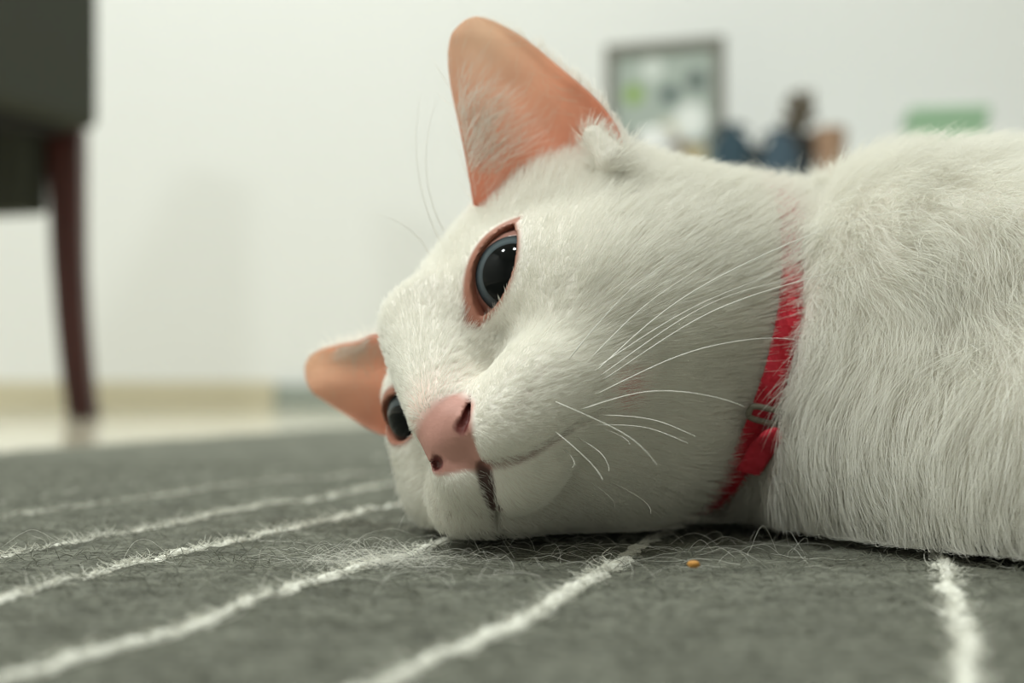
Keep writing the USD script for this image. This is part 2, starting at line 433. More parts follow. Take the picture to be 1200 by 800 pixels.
def ear_mesh(far=False):
    """cupped shell in head coordinates (left ear): front grid, back grid, closed along the rim"""
    from scipy.interpolate import PchipInterpolator as PI
    S = np.array([e[0] for e in EAR_EDGES])
    A = np.array([to_head(unproject(*e[1], e[2] / 100)[None] * 100)[0] for e in EAR_EDGES]); B = np.array([to_head(unproject(*e[3], e[4] / 100)[None] * 100)[0] for e in EAR_EDGES])
    ns, nt = 46, 33
    s = np.r_[np.linspace(-.22, .9, 34), .9 + .0985 * np.sin(np.linspace(0, np.pi / 2, 13))[1:]]
    t = np.sin(np.linspace(-1, 1, nt) * np.pi / 2)
    if far:                                              # folded narrower and lower by the weight of the head
        sh = np.clip(S, 0, 1)[:, None]; B = A + (B - A) * .74
        move = np.array([-.7, .8, -.8]) * sh; A = A + move; B = B + move
    a, b = PI(S, A)(s), PI(S, B)(s)
    deep = np.interp(s, [-.22, 0, .3, .6, .85, 1], [1.5, 1.5, 1.25, .85, .4, .0])
    bulge = np.array([.35, .93, .05]) @ HR
    u = (t + 1) / 2
    G = a[:, None] * (1 - u)[None, :, None] + b[:, None] * u[None, :, None]
    prof = (1 - np.abs(t) ** 2.4) * (1 + .25 * t)
    fold = .08 * np.exp(-((t - .5) / .16) ** 2)[None] * np.interp(s, [0, .3, .6], [1, .8, 0])[:, None] - .05 * np.exp(-((t + .35) / .2) ** 2)[None] * np.interp(s, [0, .4, .8], [1, .6, 0])[:, None]
    G = G + (deep[:, None] * prof[None] - fold)[..., None] * bulge
    gs, gt = np.gradient(G, axis=0), np.gradient(G, axis=1)
    N = np.cross(gs, gt); N /= np.maximum(np.linalg.norm(N, axis=-1, keepdims=True), 1e-9)
    if (N[20, 16] @ bulge) < 0: N = -N
    th = 0.13 * np.minimum(1, np.sqrt(1 - np.abs(t) ** 6 + .06))[None, :] * np.interp(s, [-.22, .5, .95, 1], [1.3, .9, .6, .3])[:, None]
    H = G + N * th[..., None]
    v = np.vstack([G.reshape(-1, 3), H.reshape(-1, 3)]); n = len(s) * nt; f = []
    for i in range(len(s) - 1):
        for j in range(nt - 1):
            p = i * nt + j
            f += [[p, p + 1, p + nt + 1], [p, p + nt + 1, p + nt], [n + p, n + p + nt + 1, n + p + 1], [n + p, n + p + nt, n + p + nt + 1]]
        for j, sg in ((0, 1), (nt - 1, -1)):
            p, q = i * nt + j, (i + 1) * nt + j
            f += [[p, q, n + q], [p, n + q, n + p]][::1] if sg > 0 else [[p, n + q, q], [p, n + p, n + q]]
    for i, sg in ((0, -1), (len(s) - 1, 1)):
        for j in range(nt - 1):
            p, q = i * nt + j, i * nt + j + 1
            f += [[p, q, n + q], [p, n + q, n + p]] if sg > 0 else [[p, n + q, q], [p, n + p, n + q]]
    m = trimesh.Trimesh(v, f, process=False); m.fix_normals()
    return m, G, N


EAR, EAR_G, EAR_N = ear_mesh()
EAR2, EAR2_G, EAR2_N = ear_mesh(True)


def build_cat_body():
    V, F = surface_net(front_cut, (-6, 20, -.3), (16.2, 43, 11), 0.062)
    m = V[:, 0] < 15.4; V[m] = snap(cat_sdf, V[m], 1)
    parts = [(V, F), surface_net(rear_cut, (12.6, 10, -.3), (52, 43, 11.5), 0.17)]
    parts += [(to_world(EAR.vertices), EAR.faces), (to_world(mirror(EAR2.vertices)), EAR2.faces[:, ::-1])]
    try:
        import manifold3d as m3
        ms = [m3.Manifold(m3.Mesh(np.asarray(v, np.float32), np.asarray(f, np.uint32))) for v, f in parts]
        print('manifold', [x.status() for x in ms])
        if all(x.status() == m3.Error.NoError for x in ms):
            r = (ms[0] + ms[1] + ms[2] + ms[3]).to_mesh(); return np.array(r.vert_properties[:, :3], float), np.array(r.tri_verts, int)
    except Exception as e:
        print('union skipped', e)
    vs, fs, k = [], [], 0
    for v, f in parts: vs.append(v); fs.append(np.asarray(f) + k); k += len(v)
    return np.vstack(vs), np.vstack(fs)


BV, BF = build_cat_body()
from scipy.spatial import cKDTree
EARTREE = cKDTree(np.vstack([to_world(EAR.vertices), to_world(mirror(EAR2.vertices))]))
EARFRONT = cKDTree(np.vstack([to_world(EAR_G.reshape(-1, 3)), to_world(mirror(EAR2_G.reshape(-1, 3)))]))


def bn(v, f):
    return meshkit.arrays((v, f), True)[2]


def smooth01(x, a, b):
    t = np.clip((x - a) / (b - a), 0, 1); return t * t * (3 - 2 * t)


def features(P):
    """masks of the bare places, all from the anatomy in head coordinates"""
    Q = to_head(P); M = Q * 1.0; M[:, 1] = np.abs(M[:, 1])
    a, b, g = eye_local(M)
    lid = np.where(g > -0.3, lid_shape(a, b), 9.0)
    lid = lid - np.where(b > .1, .15, .03) * smooth01(g, -.2, .3) - .10 * np.exp(-((a + 1.0) ** 2 + (b - .2) ** 2) / .08)
    rim = 1 - smooth01(lid, -0.02, 0.14)
    # nose leather: triangle between the nostrils, down to the lip split
    x = M[:, 1]; z = Q[:, 2]
    half = np.interp(z, [-3.15, -2.85, -2.55, -2.2, -1.75, -1.5], [0.02, .22, .62, .84, .70, .30])
    nose = smooth01(half - x, -.10, .08) * smooth01(Q[:, 0], 1.35, 1.6) * smooth01(z, -3.2, -3.05) * (1 - smooth01(z, -1.75, -1.45))
    bridge = np.exp(-((z + 1.35) / .55) ** 2) * np.exp(-(x / .75) ** 2) * smooth01(Q[:, 0], .6, 1.4)
    lip = 1 - smooth01(np.minimum(*[chain(Q, mo, (0.10, 0.10, 0.08, 0.05, 0.02)) for mo, _ in MOUTHS]), .0, .08)
    nost = 1 - smooth01(chain(M, NOSTRIL, (0.14, 0.10, 0.065, 0.045)), -.01, .05)
    slit = 1 - smooth01(cap(M, (2.62, 0, -2.5), (2.2, 0, -3.25), 0.05, 0.08), -.01, .06)
    de = EARTREE.query(P)[0]; df = EARFRONT.query(P)[0]
    ear = 1 - smooth01(de, .015, .05)
    ear = ear * smooth01(cap(Q, PINNA, PINNA2, 0.24, 0.34), .03, .16)
    front = ear * (1 - smooth01(df, .02, .05))
    return Q, M, rim, nose, bridge, lip, nost, slit, ear, front


CORNER = to_head(march(738, 456)[0][None])[0]                           # thin-haired pink patch above the corner of the mouth


def follicles(M):
    """short furrows in rows over the whisker pads"""
    q = np.stack([M[:, 0] * 2.0, M[:, 1] * 3.0 + M[:, 0] * 1.2, M[:, 2] * 7.0 + M[:, 0] * 1.0], -1)
    zone = np.exp(-(np.linalg.norm((M - [.95, 1.25, -2.65]) / [1.1, .8, .75], axis=1)) ** 4)
    return zone * smooth01(meshkit.noise(q, 12), .58, .80)


def skin_colors(P):
    Q, M, rim, nose, bridge, lip, nost, slit, ear, front = features(P)
    c = np.tile(np.array([.88, .835, .765]), (len(P), 1))
    def over(c, col, w): return c * (1 - w[:, None]) + np.array(col) * w[:, None]
    c = over(c, (.82, .56, .48), bridge * .7)
    fo = follicles(M); c = over(c, (.42, .34, .29), fo * .9)
    corner = np.exp(-(np.linalg.norm((M - CORNER) / [.5, .45, .35], axis=1)) ** 2); c = over(c, (.72, .40, .36), corner)
    c = over(c, (.36, .15, .10), rim)
    c = over(c, (.60, .31, .26), nose)
    c = over(c, (.26, .12, .10), lip * .5); c = over(c, (.07, .03, .027), lip * smooth01(-Q[:, 1], -.05, .08) * smooth01(Q[:, 0], 1.0, 1.4) * .9)
    c = over(c, (.14, .03, .025), nost)
    c = over(c, (.50, .24, .20), slit * (1 - nost) * .4)
    h = np.clip(np.linalg.norm(M - EAR_G[33, 16], axis=1) / 4.0, 0, 1)
    nz = meshkit.fbm(P * 1.1, 3, 5)
    inner = np.array([.95, .77, .64]) * (1 - h[:, None]) + np.array([.84, .46, .35]) * h[:, None]
    inner = inner * (0.88 + .28 * nz[:, None])
    c = c * (1 - ear[:, None]) + inner * ear[:, None]
    return c, ear


BN = bn(BV, BF)
BC, BE = skin_colors(BV)
cat = thing('cat', 'white cat with pink ears lying on its side on the grey rug', 'cat')
body = obj('body', (BV / 100, BF), M_skin, cat, True, label='pale skin with pink ears and nose', col=BC)
UsdGeom.PrimvarsAPI(body).CreatePrimvar('thin', Sdf.ValueTypeNames.FloatArray, 'vertex').Set(Vt.FloatArray.FromNumpy((BE * .68).astype(np.float32)))

# eyes: ball with blue-grey iris and wide pupil, turned a little down towards the lower lid
GAZE = EYE_AX * .972 - .235 * EYE_B; GAZE /= np.linalg.norm(GAZE)


def eye_parts(sgn):
    import manifold3d as m3
    def ball(r, sub=5):
        m = trimesh.creation.icosphere(sub, r); return m
    ax = np.array([GAZE[0], sgn * GAZE[1], GAZE[2]]) @ HR.T
    c = to_world(EYE_C * [1, sgn, 1])
    def patch(r, ang0, ang1, n=64, k=14):
        """ring of the eye's sphere between two angles from the gaze, with some thickness"""
        e1 = np.cross(ax, [0, 0, 1.0]); e1 /= np.linalg.norm(e1); e2 = np.cross(ax, e1)
        al = np.linspace(ang0, ang1, k); th = np.arange(n) / n * 2 * np.pi
        dirs = (np.cos(al)[:, None, None] * ax + np.sin(al)[:, None, None] * (np.cos(th)[None, :, None] * e1 + np.sin(th)[None, :, None] * e2))
        v = (c + r * dirs).reshape(-1, 3); f = []
        for i in range(k - 1):
            for j in range(n):
                p, q = i * n + j, i * n + (j + 1) % n; f += [[p, q, q + n], [p, q + n, p + n]]
        m = trimesh.Trimesh(v, f, process=True, merge_norm=True); m.remove_unreferenced_vertices()
        if (m.face_normals * (m.triangles_center - c)).sum() < 0: m.invert()
        return m
    m = ball(EYE_R); m.apply_translation(c)
    return c, ax, m, patch(EYE_R + .006, 0.54, 0.82), patch(EYE_R + .010, 0.0, 0.59)


def eye_mats():
    out = []
    sc = mat('eye_white', {'p': ('principled_bsdf', {'base_color': (.42, .22, .18), 'roughness': .3})})
    ir = mat('blue_grey_iris', {'c': ('attribute', {'attribute': 'col'}), 'g': ('geometry', {}), 'n': ('noise_texture', {'scale': 1500.0}), 'x': ('mix', {'mix_type': 'multiply', 'fac': .5}),
             'p': ('principled_bsdf', {'roughness': .03, 'specular_ior_level': .25})}, [('g.position', 'n.vector'), ('c.color', 'x.color1'), ('n.color', 'x.color2'), ('c.color', 'p.base_color')])
    return sc, ir


M_eyewhite, M_iris = eye_mats()
for sgn in (1, -1):
    c, ax, ball, iris, pupil = eye_parts(sgn)
    ball.apply_scale(.01); e = obj('eye', ball, M_eyewhite, cat, True, label='blue-grey eye on the upper side of the face' if sgn > 0 else 'blue-grey eye close to the rug, half behind the nose')
    d = (iris.vertices - c); ang = np.arccos(np.clip(d @ ax / np.linalg.norm(d, axis=1), -1, 1))
    col = np.stack([np.interp(ang, [.54, .60, .68, .75, .82], x) for x in ((.012, .05, .085, .05, .010), (.015, .065, .112, .065, .012), (.018, .075, .125, .075, .013))], 1)
    iris.apply_scale(.01); obj('iris', iris, M_iris, e, True, col=col)
    pupil.apply_scale(.01); obj('pupil', pupil, M_pupil, e, True)

# ------------------------------------------------------------------ fur and whiskers
def sample(V, F, N, dens, g):
    """random points on the faces, dens (points per square cm) per vertex"""
    T = V[F]; ar = np.linalg.norm(np.cross(T[:, 1] - T[:, 0], T[:, 2] - T[:, 0]), axis=1) / 2
    w = ar * dens[F].mean(1); n = int(w.sum())
    pick = np.searchsorted(np.cumsum(w), g.random(n) * w.sum()); pick = np.minimum(pick, len(F) - 1)
    r1, r2 = np.sqrt(g.random(n)), g.random(n); B = np.stack([1 - r1, r1 * (1 - r2), r1 * r2], 1)
    p = (V[F[pick]] * B[..., None]).sum(1); nn = (N[F[pick]] * B[..., None]).sum(1)
    return p, nn / np.linalg.norm(nn, axis=1, keepdims=True)


def fur_look(P, N):
    Q, M, rim, nose, bridge, lip, nost, slit, ear, front = features(P)
    s = (P - COL_C) @ COL_N                                             # behind the collar?
    onbody = smooth01(s, -.25, .9)
    dn = np.linalg.norm(M - [2.1, 0, -2.1], axis=1)
    length = np.clip(.13 + .10 * np.maximum(dn - .6, 0), .13, .70) + .32 * smooth01(s, -2.6, -.3) * smooth01(dn, 4, 6)
    pad = np.exp(-(np.linalg.norm((M - [1.2, .95, -2.9]) / [1.2, 1.2, 1.0], axis=1)) ** 2); length = length * (1 - .25 * pad)
    length = length * (1 - onbody) + onbody * 1.3
    inear = front > .3; eh = np.linalg.norm(M - EAR_G[9, 10], axis=1); medial = np.linalg.norm(M - EAR_G[10, 2], axis=1)
    tuft = np.exp(-(np.minimum(medial, np.linalg.norm(M - EAR_G[18, 3], axis=1) + .3) / 1.0) ** 2)
    length = length * (1 - .35 * smooth01(Q[:, 2], -.3, 1.2) * smooth01(Q[:, 0], -2.5, 0) * (1 - onbody))
    length = np.where(ear > .5, .26, length); length = np.where(inear, .35 + 1.1 * tuft, length)
    length = np.where(np.linalg.norm(Q - PINNA, axis=1) < .75, np.minimum(length, .42), length)
    length = length * (1 - .78 * np.exp(-(np.linalg.norm(M - (EYE_C + EYE_AX * 1.0), axis=1) / 1.1) ** 2))
    away = Q - [2.5, 0, -1.9]; away[:, 0] -= 1.0
    dirh = (away / np.linalg.norm(away, axis=1, keepdims=True)) @ HR.T
    earup = np.array([-.35, .0, 1.0]) @ HR.T
    dirh = np.where((ear > .5)[:, None], earup, dirh)
    low = smooth01(7.6 - P[:, 2], 0, 5.5)[:, None]
    dirb = np.array([.28, -.35, -.35]) * (1 - low) + np.array([-.30, -.35, -1.0]) * low
    dirb = dirb - COL_N * (1.0 * smooth01(s, -.1, .2) * (1 - smooth01(s, .3, .8)) * smooth01(P[:, 2], 4.0, 6.0))[:, None]
    d = dirh * (1 - onbody[:, None]) + dirb * onbody[:, None]
    lift = .28 + .10 * smooth01(dn, 1, 5); lift = lift * (1 - onbody) + onbody * .55; lift = np.where(ear > .5, .15, lift)
    bare = np.clip(np.maximum.reduce([rim * 1.25, nose * 1.2, nost, lip * np.where(Q[:, 1] < 0, .8, .4), slit]), 0, 1)
    keep = (1 - bare) * np.where(inear, .015 + .34 * tuft, 1.0)
    fo = follicles(M); corner = np.exp(-(np.linalg.norm((M - CORNER) / [.5, .45, .35], axis=1)) ** 2)
    keep = keep * (1 - .85 * fo) * (1 - .55 * corner); length = length * (1 - .3 * fo)
    ring = (np.abs(s - .05) < .26) & (np.linalg.norm(P - COL_C - s[:, None] * COL_N, axis=1) < COL_R + .15) & (P[:, 2] < 4.9 + 1.0 * np.sin(P[:, 1] * 37 + P[:, 2] * 23)); keep = keep * ~ring
    return d, length, lift, keep, onbody, dn, ear


def make_fur():
    g = np.random.default_rng(5)
    view = np.array([0, 0, CAMZ * 100]) - BV; dist = np.linalg.norm(view, axis=1, keepdims=True); facing = ((view / dist) * BN).sum(1)
    d, L, lift, keep, onb, dn, ear = fur_look(BV, BN)
    dens = np.where(onb > .5, 275., np.interp(dn, [0, 1.5, 3, 6], [1000, 880, 620, 350])) * keep
    dens *= (facing > np.where(BV[:, 0] > 15, -.1, -.45)) * (1 - .86 * smooth01(BV[:, 0], 14, 17)) * (BV[:, 2] > .16)
    p, n = sample(BV, BF, BN, dens, g)
    d, L, lift, keep, onb, dn, ear = fur_look(p, n)
    k = len(p); print('hairs', k)
    flow = np.stack([meshkit.fbm(p * f + o, 2, 3) - .5 for f, o in ((.55, 0), (.55, 31), (.55, 77))], -1)
    fl2 = np.stack([meshkit.fbm(p * 2.6 + o, 2, 5) - .5 for o in (9, 51, 97)], -1)
    d = d + flow * (0.4 + 1.2 * onb[:, None]) + fl2 * (.25 + .9 * onb[:, None]) + g.normal(0, .10, (k, 3)) * (1 + 1.0 * onb[:, None])
    d -= n * (d * n).sum(1, keepdims=True); d /= np.maximum(np.linalg.norm(d, axis=1, keepdims=True), 1e-6)
    lift = lift * (1 + g.normal(0, .25, k)); d0 = d + n * (lift * 1.7)[:, None]; d1 = d + n * (lift * .45)[:, None] + np.array([0, 0, -.12]) * onb[:, None]
    d0 /= np.linalg.norm(d0, axis=1, keepdims=True); d1 /= np.linalg.norm(d1, axis=1, keepdims=True)
    L = L * np.clip(1 + g.normal(0, .18, k), .5, 1.5)
    t = np.linspace(0, 1, 4)
    pts = p[:, None] + L[:, None, None] * (t[None, :, None] * d0[:, None] + (t ** 2 * .5)[None, :, None] * (d1 - d0)[:, None])
    # tips gather into locks
    cs = g.random(k) < np.where(onb > .5, .045, .10); tree = cKDTree(p[cs]); j = tree.query(p)[1]
    off = pts[cs][j] - pts; amt = np.where(onb > .5, .42, np.where(dn < 2.2, .5, .30)) * g.random(k)
    near = np.linalg.norm(p[cs][j] - p, axis=1) < .45
    pts = pts + off * (amt * near)[:, None, None] * (t ** 1.5)[None, :, None]
    pts = pts - n[:, None] * .03 * (t < .01)[None, :, None]
    pts[..., 2] = np.maximum(pts[..., 2], .04 + .05 * g.random(k)[:, None])
    w = np.where(onb > .5, .0078 * (1 + 1.2 * smooth01(p[:, 0], 14, 17)), np.interp(dn, [0, 2, 6], [.0060, .0062, .0075]))[:, None] * np.array([1, .95, .7, .2])[None] * np.clip(1 + g.normal(0, .2, k), .6, 1.6)[:, None]
    # long wisps that cross the inside of the ears from their inner edge
    E = []
    for G, Nn, sg in ((EAR_G, EAR_N, 1), (EAR2_G, EAR2_N, -1)):
        for q in range(140):
            i, jj = g.integers(7, 17), g.integers(1, 8); rows = np.clip(i + np.array([0, 3, 6, 8]) * g.uniform(.6, 1.15), 0, 33).astype(int); cols = np.clip(jj + np.array([0, 2.5, 6, 9.5]) * g.uniform(.5, 1.2), 0, 32).astype(int)
            h = G[rows, cols] - Nn[rows, cols] * (np.array([0, .14, .20, .22]) * g.uniform(.5, 1.4))[:, None] + g.normal(0, .03, (4, 3)) * np.array([0, 1, 1, 1])[:, None]
            E.append(to_world(h * [1, sg, 1]))
    pts = np.concatenate([pts, np.array(E)]); w = np.concatenate([w, np.tile([.012, .0105, .008, .004], (len(E), 1))])
    curves('fur', pts / 100, w / 100, M_fur, cat, kind='stuff', label='white fur')


make_fur()

COLF = COL_C / 100


def whiskers():
    lines = [[(667, 420), (728, 350), (790, 303), (830, 280)], [(692, 420), (740, 372), (795, 330), (860, 287)], [(697, 436), (745, 392), (832, 330), (916, 289), (1004, 257), (1072, 246)],
             [(700, 430), (780, 378), (850, 343), (905, 321)], [(702, 441), (780, 386), (850, 348), (930, 327)], [(705, 446), (780, 396), (850, 358), (934, 330), (1021, 308), (1050, 303)],
             [(698, 462), (780, 423), (850, 402), (902, 396), (951, 402)], [(680, 480), (735, 463), (788, 458), (833, 464), (872, 476)], [(702, 486), (750, 489), (785, 498), (815, 511)],
             [(694, 498), (745, 499), (780, 508), (806, 519)], [(704, 501), (722, 508), (738, 521)], [(676, 512), (697, 525), (709, 537), (714, 552)], [(661, 526), (668, 533), (670, 548)],
             [(691, 565), (706, 575), (720, 594)], [(716, 565), (740, 577), (762, 602)], [(650, 470), (700, 492), (748, 520), (770, 545)], [(650, 505), (690, 540), (706, 562)]]
    for i, l in enumerate(lines):
        px = np.array(l, float); start = march(*px[0])[0]; hits = march(px[:, 0], px[:, 1])[:, 1]
        t = np.r_[0, np.cumsum(np.linalg.norm(np.diff(px, axis=0), axis=1))]; t /= t[-1]
        dep = np.minimum(start[1] - t * .9, hits - .55 * np.minimum(1, t * 2.5))
        pts = np.array([unproject(p[0], p[1], y / 100) for p, y in zip(px, dep)])
        pts = np.vstack([pts[0] + (pts[0] - pts[1]) * 0 + [0, .0012, 0], pts])
        c = resample(pts, 20); n = len(c)
        obj('whisker', tube(c, np.linspace(.000135 if i < 9 else .0001, .00003, n), 6), M_whisker, cat, True)
    for l in ([(517, 285), (497, 235), (488, 180), (493, 112)], [(520, 270), (503, 225), (500, 170), (512, 118)], [(505, 300), (470, 262), (430, 250)]):      # brow hairs
        px = np.array(l, float); d0 = min(march(*px[0])[0][1], 30.5)
        c = resample([unproject(p[0], p[1], (d0 - .25 * k) / 100) for k, p in enumerate(px)], 16)
        obj('whisker', tube(c, np.linspace(.00008, .00002, 16), 6), M_whisker, cat, True)


whiskers()

# ------------------------------------------------------------------ the collar
M_collar = grained('red_pink_felt', (.60, .020, .040), (.78, .050, .085), 500.0, .9, .6, (1, 1, 1), .0008)
M_slider = plain('smoky_plastic', (.20, .18, .14), .3)


def make_collar():
    t = thing('collar', 'fuzzy red-pink fabric collar around the white neck of the cat', 'collar', None, COLF)
    e1 = np.cross(COL_N, [0, 1.0, 0]); e1 /= np.linalg.norm(e1); e2 = np.cross(COL_N, e1)
    th = np.linspace(0, 2 * np.pi, 160, endpoint=False)
    def ring_pt(a, r, s): return COL_C + np.asarray(r)[..., None] * (np.cos(a)[..., None] * e1 + np.sin(a)[..., None] * e2) + s[..., None] * COL_N
    sec = [(.22, -.05), (.27, .0), (.22, .07), (.0, .10), (-.22, .07), (-.27, .0), (-.22, -.05), (0, -.06)]
    top = smooth01(ring_pt(th, np.full_like(th, COL_R), 0 * th)[:, 2], 4.2, 6.5)
    V = np.array([ring_pt(th, COL_R - .12 + b + .02 * np.sin(23 * th) - .20 * top, np.full_like(th, a)) for a, b in sec]); k, n = V.shape[:2]
    idx = np.arange(k * n).reshape(k, n); nx = np.roll(idx, -1, 0); q = np.stack([idx, np.roll(idx, -1, 1), np.roll(nx, -1, 1), nx], -1).reshape(-1, 4)
    V = V.reshape(-1, 3); V[:, 2] = np.maximum(V[:, 2], .06)
    m = trimesh.Trimesh(V / 100 - COLF, np.vstack([q[:, [0, 1, 2]], q[:, [0, 2, 3]]]), process=False); m.fix_normals()
    obj('band', m, M_collar, t, 50)
    g = np.random.default_rng(3); N = 7000
    a = g.random(N) * 2 * np.pi; sgn = g.uniform(-.27, .27, N); p = ring_pt(a, COL_R - .06 - .2 * smooth01(ring_pt(a, np.full(N, COL_R), 0 * a)[:, 2], 4.2, 6.5), sgn); out = (p - COL_C); out -= (out @ COL_N)[:, None] * COL_N; out /= np.linalg.norm(out, axis=1, keepdims=True)
    d = out * .6 + g.normal(0, .55, (N, 3)); d /= np.linalg.norm(d, axis=1, keepdims=True); L = g.uniform(.06, .17, N); tt = np.linspace(0, 1, 3)
    pts = p[:, None] + d[:, None] * (L[:, None] * tt)[..., None]; pts[..., 2] = np.maximum(pts[..., 2], .05)
    curves('fuzz', pts / 100 - COLF, np.broadcast_to(np.array([.011, .009, .004]) / 100, (N, 3)), M_collar, t, kind='stuff')
    # slider and the loose strap end, at the throat side
    A = np.linspace(0, 2 * np.pi, 2000); R = ring_pt(A, np.full_like(A, COL_R), np.zeros_like(A)); R2 = np.stack([600 + FPX * R[:, 0] / R[:, 1], HY - FPX * (R[:, 2] - CAMZ * 100) / R[:, 1]], 1)
    def angle_at(px, py):
        sc = np.hypot(R2[:, 0] - px, R2[:, 1] - py) + 400 * (R[:, 1] > COL_C[1]); return A[sc.argmin()]
    a0, a1 = angle_at(898, 484), angle_at(866, 545)
    def local(a): o = np.cos(a) * e1 + np.sin(a) * e2; return o, -np.sin(a) * e1 + np.cos(a) * e2
    o, tg = local(a0); tg = tg if tg[2] < 0 else -tg; c = COL_C + o * (COL_R + .15)
    w = np.linspace(0, 2 * np.pi, 33)[:-1]; loop = c + (np.sign(np.cos(w)) * np.abs(np.cos(w)) ** .5)[:, None] * .38 * COL_N + (np.sign(np.sin(w)) * np.abs(np.sin(w)) ** .5)[:, None] * .15 * tg
    loop = np.vstack([loop, loop[:2]]); m = tube(loop / 100 - COLF, .00065, 8); obj('slider', m, M_slider, t, 40, label='smoky grey strap slider')
    tt = np.linspace(0, 1, 14); P = []
    for u in tt:
        o, tg = local(a0 + (a1 - a0) * (.12 + .88 * u)); P.append(COL_C + o * (COL_R + .08 + .24 * np.exp(-((u - .1) / .25) ** 2)) + COL_N * (.16 + .10 * (1 - u)))
    P = np.array(P); V = []
    for i, u in enumerate(tt):
        o, tg = local(a0 + (a1 - a0) * u); wd = .27 * min(1, math.sqrt(max(.05, 1 - (2 * max(0, .5 - u * 2.5)) ** 2)))
        V.append([P[i] + COL_N * wd * x + o * .09 * y for x, y in ((-1, -.6), (-1, .6), (-.6, 1), (.6, 1), (1, .6), (1, -.6), (.6, -1), (-.6, -1))])
    V = np.array(V); n, k = V.shape[:2]; f = []
    for i in range(n - 1):
        for j in range(k): f += [[i * k + j, i * k + (j + 1) % k, (i + 1) * k + (j + 1) % k], [i * k + j, (i + 1) * k + (j + 1) % k, (i + 1) * k + j]]
    for j in range(1, k - 1): f += [[0, j + 1, j], [(n - 1) * k, (n - 1) * k + j, (n - 1) * k + j + 1]]
    m = trimesh.Trimesh(V.reshape(-1, 3) / 100 - COLF, f, process=False); m.fix_normals(); obj('strap_end', m, M_collar, t, 50, label='red-pink loose strap end')


make_collar()

# ------------------------------------------------------------------ the rug
M_rug = mat('grey_felted_wool', {
    'g': ('geometry', {}), 'n': ('noise_texture', {'scale': 420.0, 'detail': 6.0, 'roughness': .7}), 'm': ('mapping', {'scale': (1, 2.2, 1)}), 'n2': ('noise_texture', {'scale': 60.0, 'detail': 5.0, 'roughness': .65}),
    'r': ('rgb_ramp', {'ramp': [(0.30, (.045, .045, .035)), (0.46, (.180, .183, .150)), (0.75, (.29, .295, .243))]}), 'r2': ('rgb_ramp', {'ramp': [(0.3, (.55, .55, .55)), (0.55, (1, 1, 1))]}),
    'x': ('mix', {'mix_type': 'multiply', 'fac': 1.0}), 'b': ('bump', {'strength': .8, 'distance': .0012}), 'p': ('principled_bsdf', {'roughness': .95, 'specular_ior_level': .1})},
    [('g.position', 'm.vector'), ('m.vector', 'n.vector'), ('m.vector', 'n2.vector'), ('n.fac', 'r.fac'), ('n2.fac', 'r2.fac'), ('r.color', 'x.color1'), ('r2.color', 'x.color2'), ('x.color', 'p.base_color'), ('n.fac', 'b.height'), ('b.normal', 'p.normal')])
M_stripe = grained('white_yarn', (.70, .69, .61), (.84, .83, .75), 900.0, .9, .7, (1, 1, 1), .0008)

RUG_O = np.array([-.262, .72]); RUG_D = np.array([.272, .962]); RUG_D /= np.linalg.norm(RUG_D); RUG_N = np.array([RUG_D[1], -RUG_D[0]])


def rug_height(x, y):
    p = np.stack([x * 100, y * 100, np.zeros_like(x)], -1)
    return .0016 * (meshkit.fbm(p * .9, 3, 3) - .5) + .0011 * (meshkit.fbm(p * [4.0, 6.0, 1], 3, 8) - .5) - .0017


def rug_mesh():
    v1 = np.concatenate([np.linspace(-1.2, -.66, 12), np.arange(-.655, -.10, .0016), -.10 + np.cumsum(np.geomspace(.0017, .05, 60))])
    v1 = np.r_[v1[v1 < 1.15], 1.15]
    c = float((np.array([.03, .3]) - RUG_O) @ RUG_N)
    u = np.r_[np.linspace(0, c - .28, 14), np.arange(c - .275, c + .20, .0016), np.linspace(c + .21, 1.35, 14)]; u = np.unique(np.clip(u, 0, 1.35))
    U, W = np.meshgrid(u, v1, indexing='ij')
    X, Y = RUG_O[0] + U * RUG_N[0] + W * RUG_D[0], RUG_O[1] + U * RUG_N[1] + W * RUG_D[1]
    edge = np.minimum.reduce([U, W + 1.2, 1.35 - U, 1.15 - W]); Z = rug_height(X, Y) - .003 * np.exp(-edge / .004)
    n, k = U.shape; idx = np.arange(n * k).reshape(n, k)
    q = np.stack([idx[:-1, :-1], idx[1:, :-1], idx[1:, 1:], idx[:-1, 1:]], -1).reshape(-1, 4)
    top = np.c_[X.ravel(), Y.ravel(), Z.ravel()]
    ring = np.r_[idx[:, 0], idx[-1, 1:], idx[-2::-1, -1], idx[0, -2:0:-1]]
    low = top[ring].copy(); low[:, 2] = ZF + .0002
    f = [q[:, [0, 1, 2]], q[:, [0, 2, 3]]]; m = len(ring); b = len(top) + np.arange(m)
    r2, b2 = np.roll(ring, -1), np.roll(b, -1)
    f += [np.c_[ring, b, b2], np.c_[ring, b2, r2]]
    mesh = trimesh.Trimesh(np.vstack([top, low]), np.vstack(f), process=False)
    if mesh.face_normals[0][2] < 0: mesh.invert()
    return mesh


rug = thing('rug', 'grey felted wool rug with white woven stripes under the cat', 'rug')
obj('pile', rug_mesh(), M_rug, rug, True)
STRIPES = [[(1168, 845), (1140, 790), (1132, 750), (1118, 690), (1106, 655)],
           [(330, 845), (420, 797), (505, 762), (600, 722), (660, 688), (725, 646)],
           [(-150, 815), (0, 781), (130, 748), (250, 710), (360, 672), (440, 650), (508, 631)],
           [(-120, 716), (0, 691), (80, 668), (180, 645), (260, 628), (350, 610), (430, 591)],
           [(-100, 656), (0, 640), (80, 629), (170, 612), (280, 590), (370, 578), (460, 561)],
           [(-100, 605), (0, 598), (90, 588), (180, 577), (280, 562), (360, 556), (440, 550)],
           [(-60, 588), (0, 581), (80, 570), (180, 559), (280, 549), (400, 538)]]


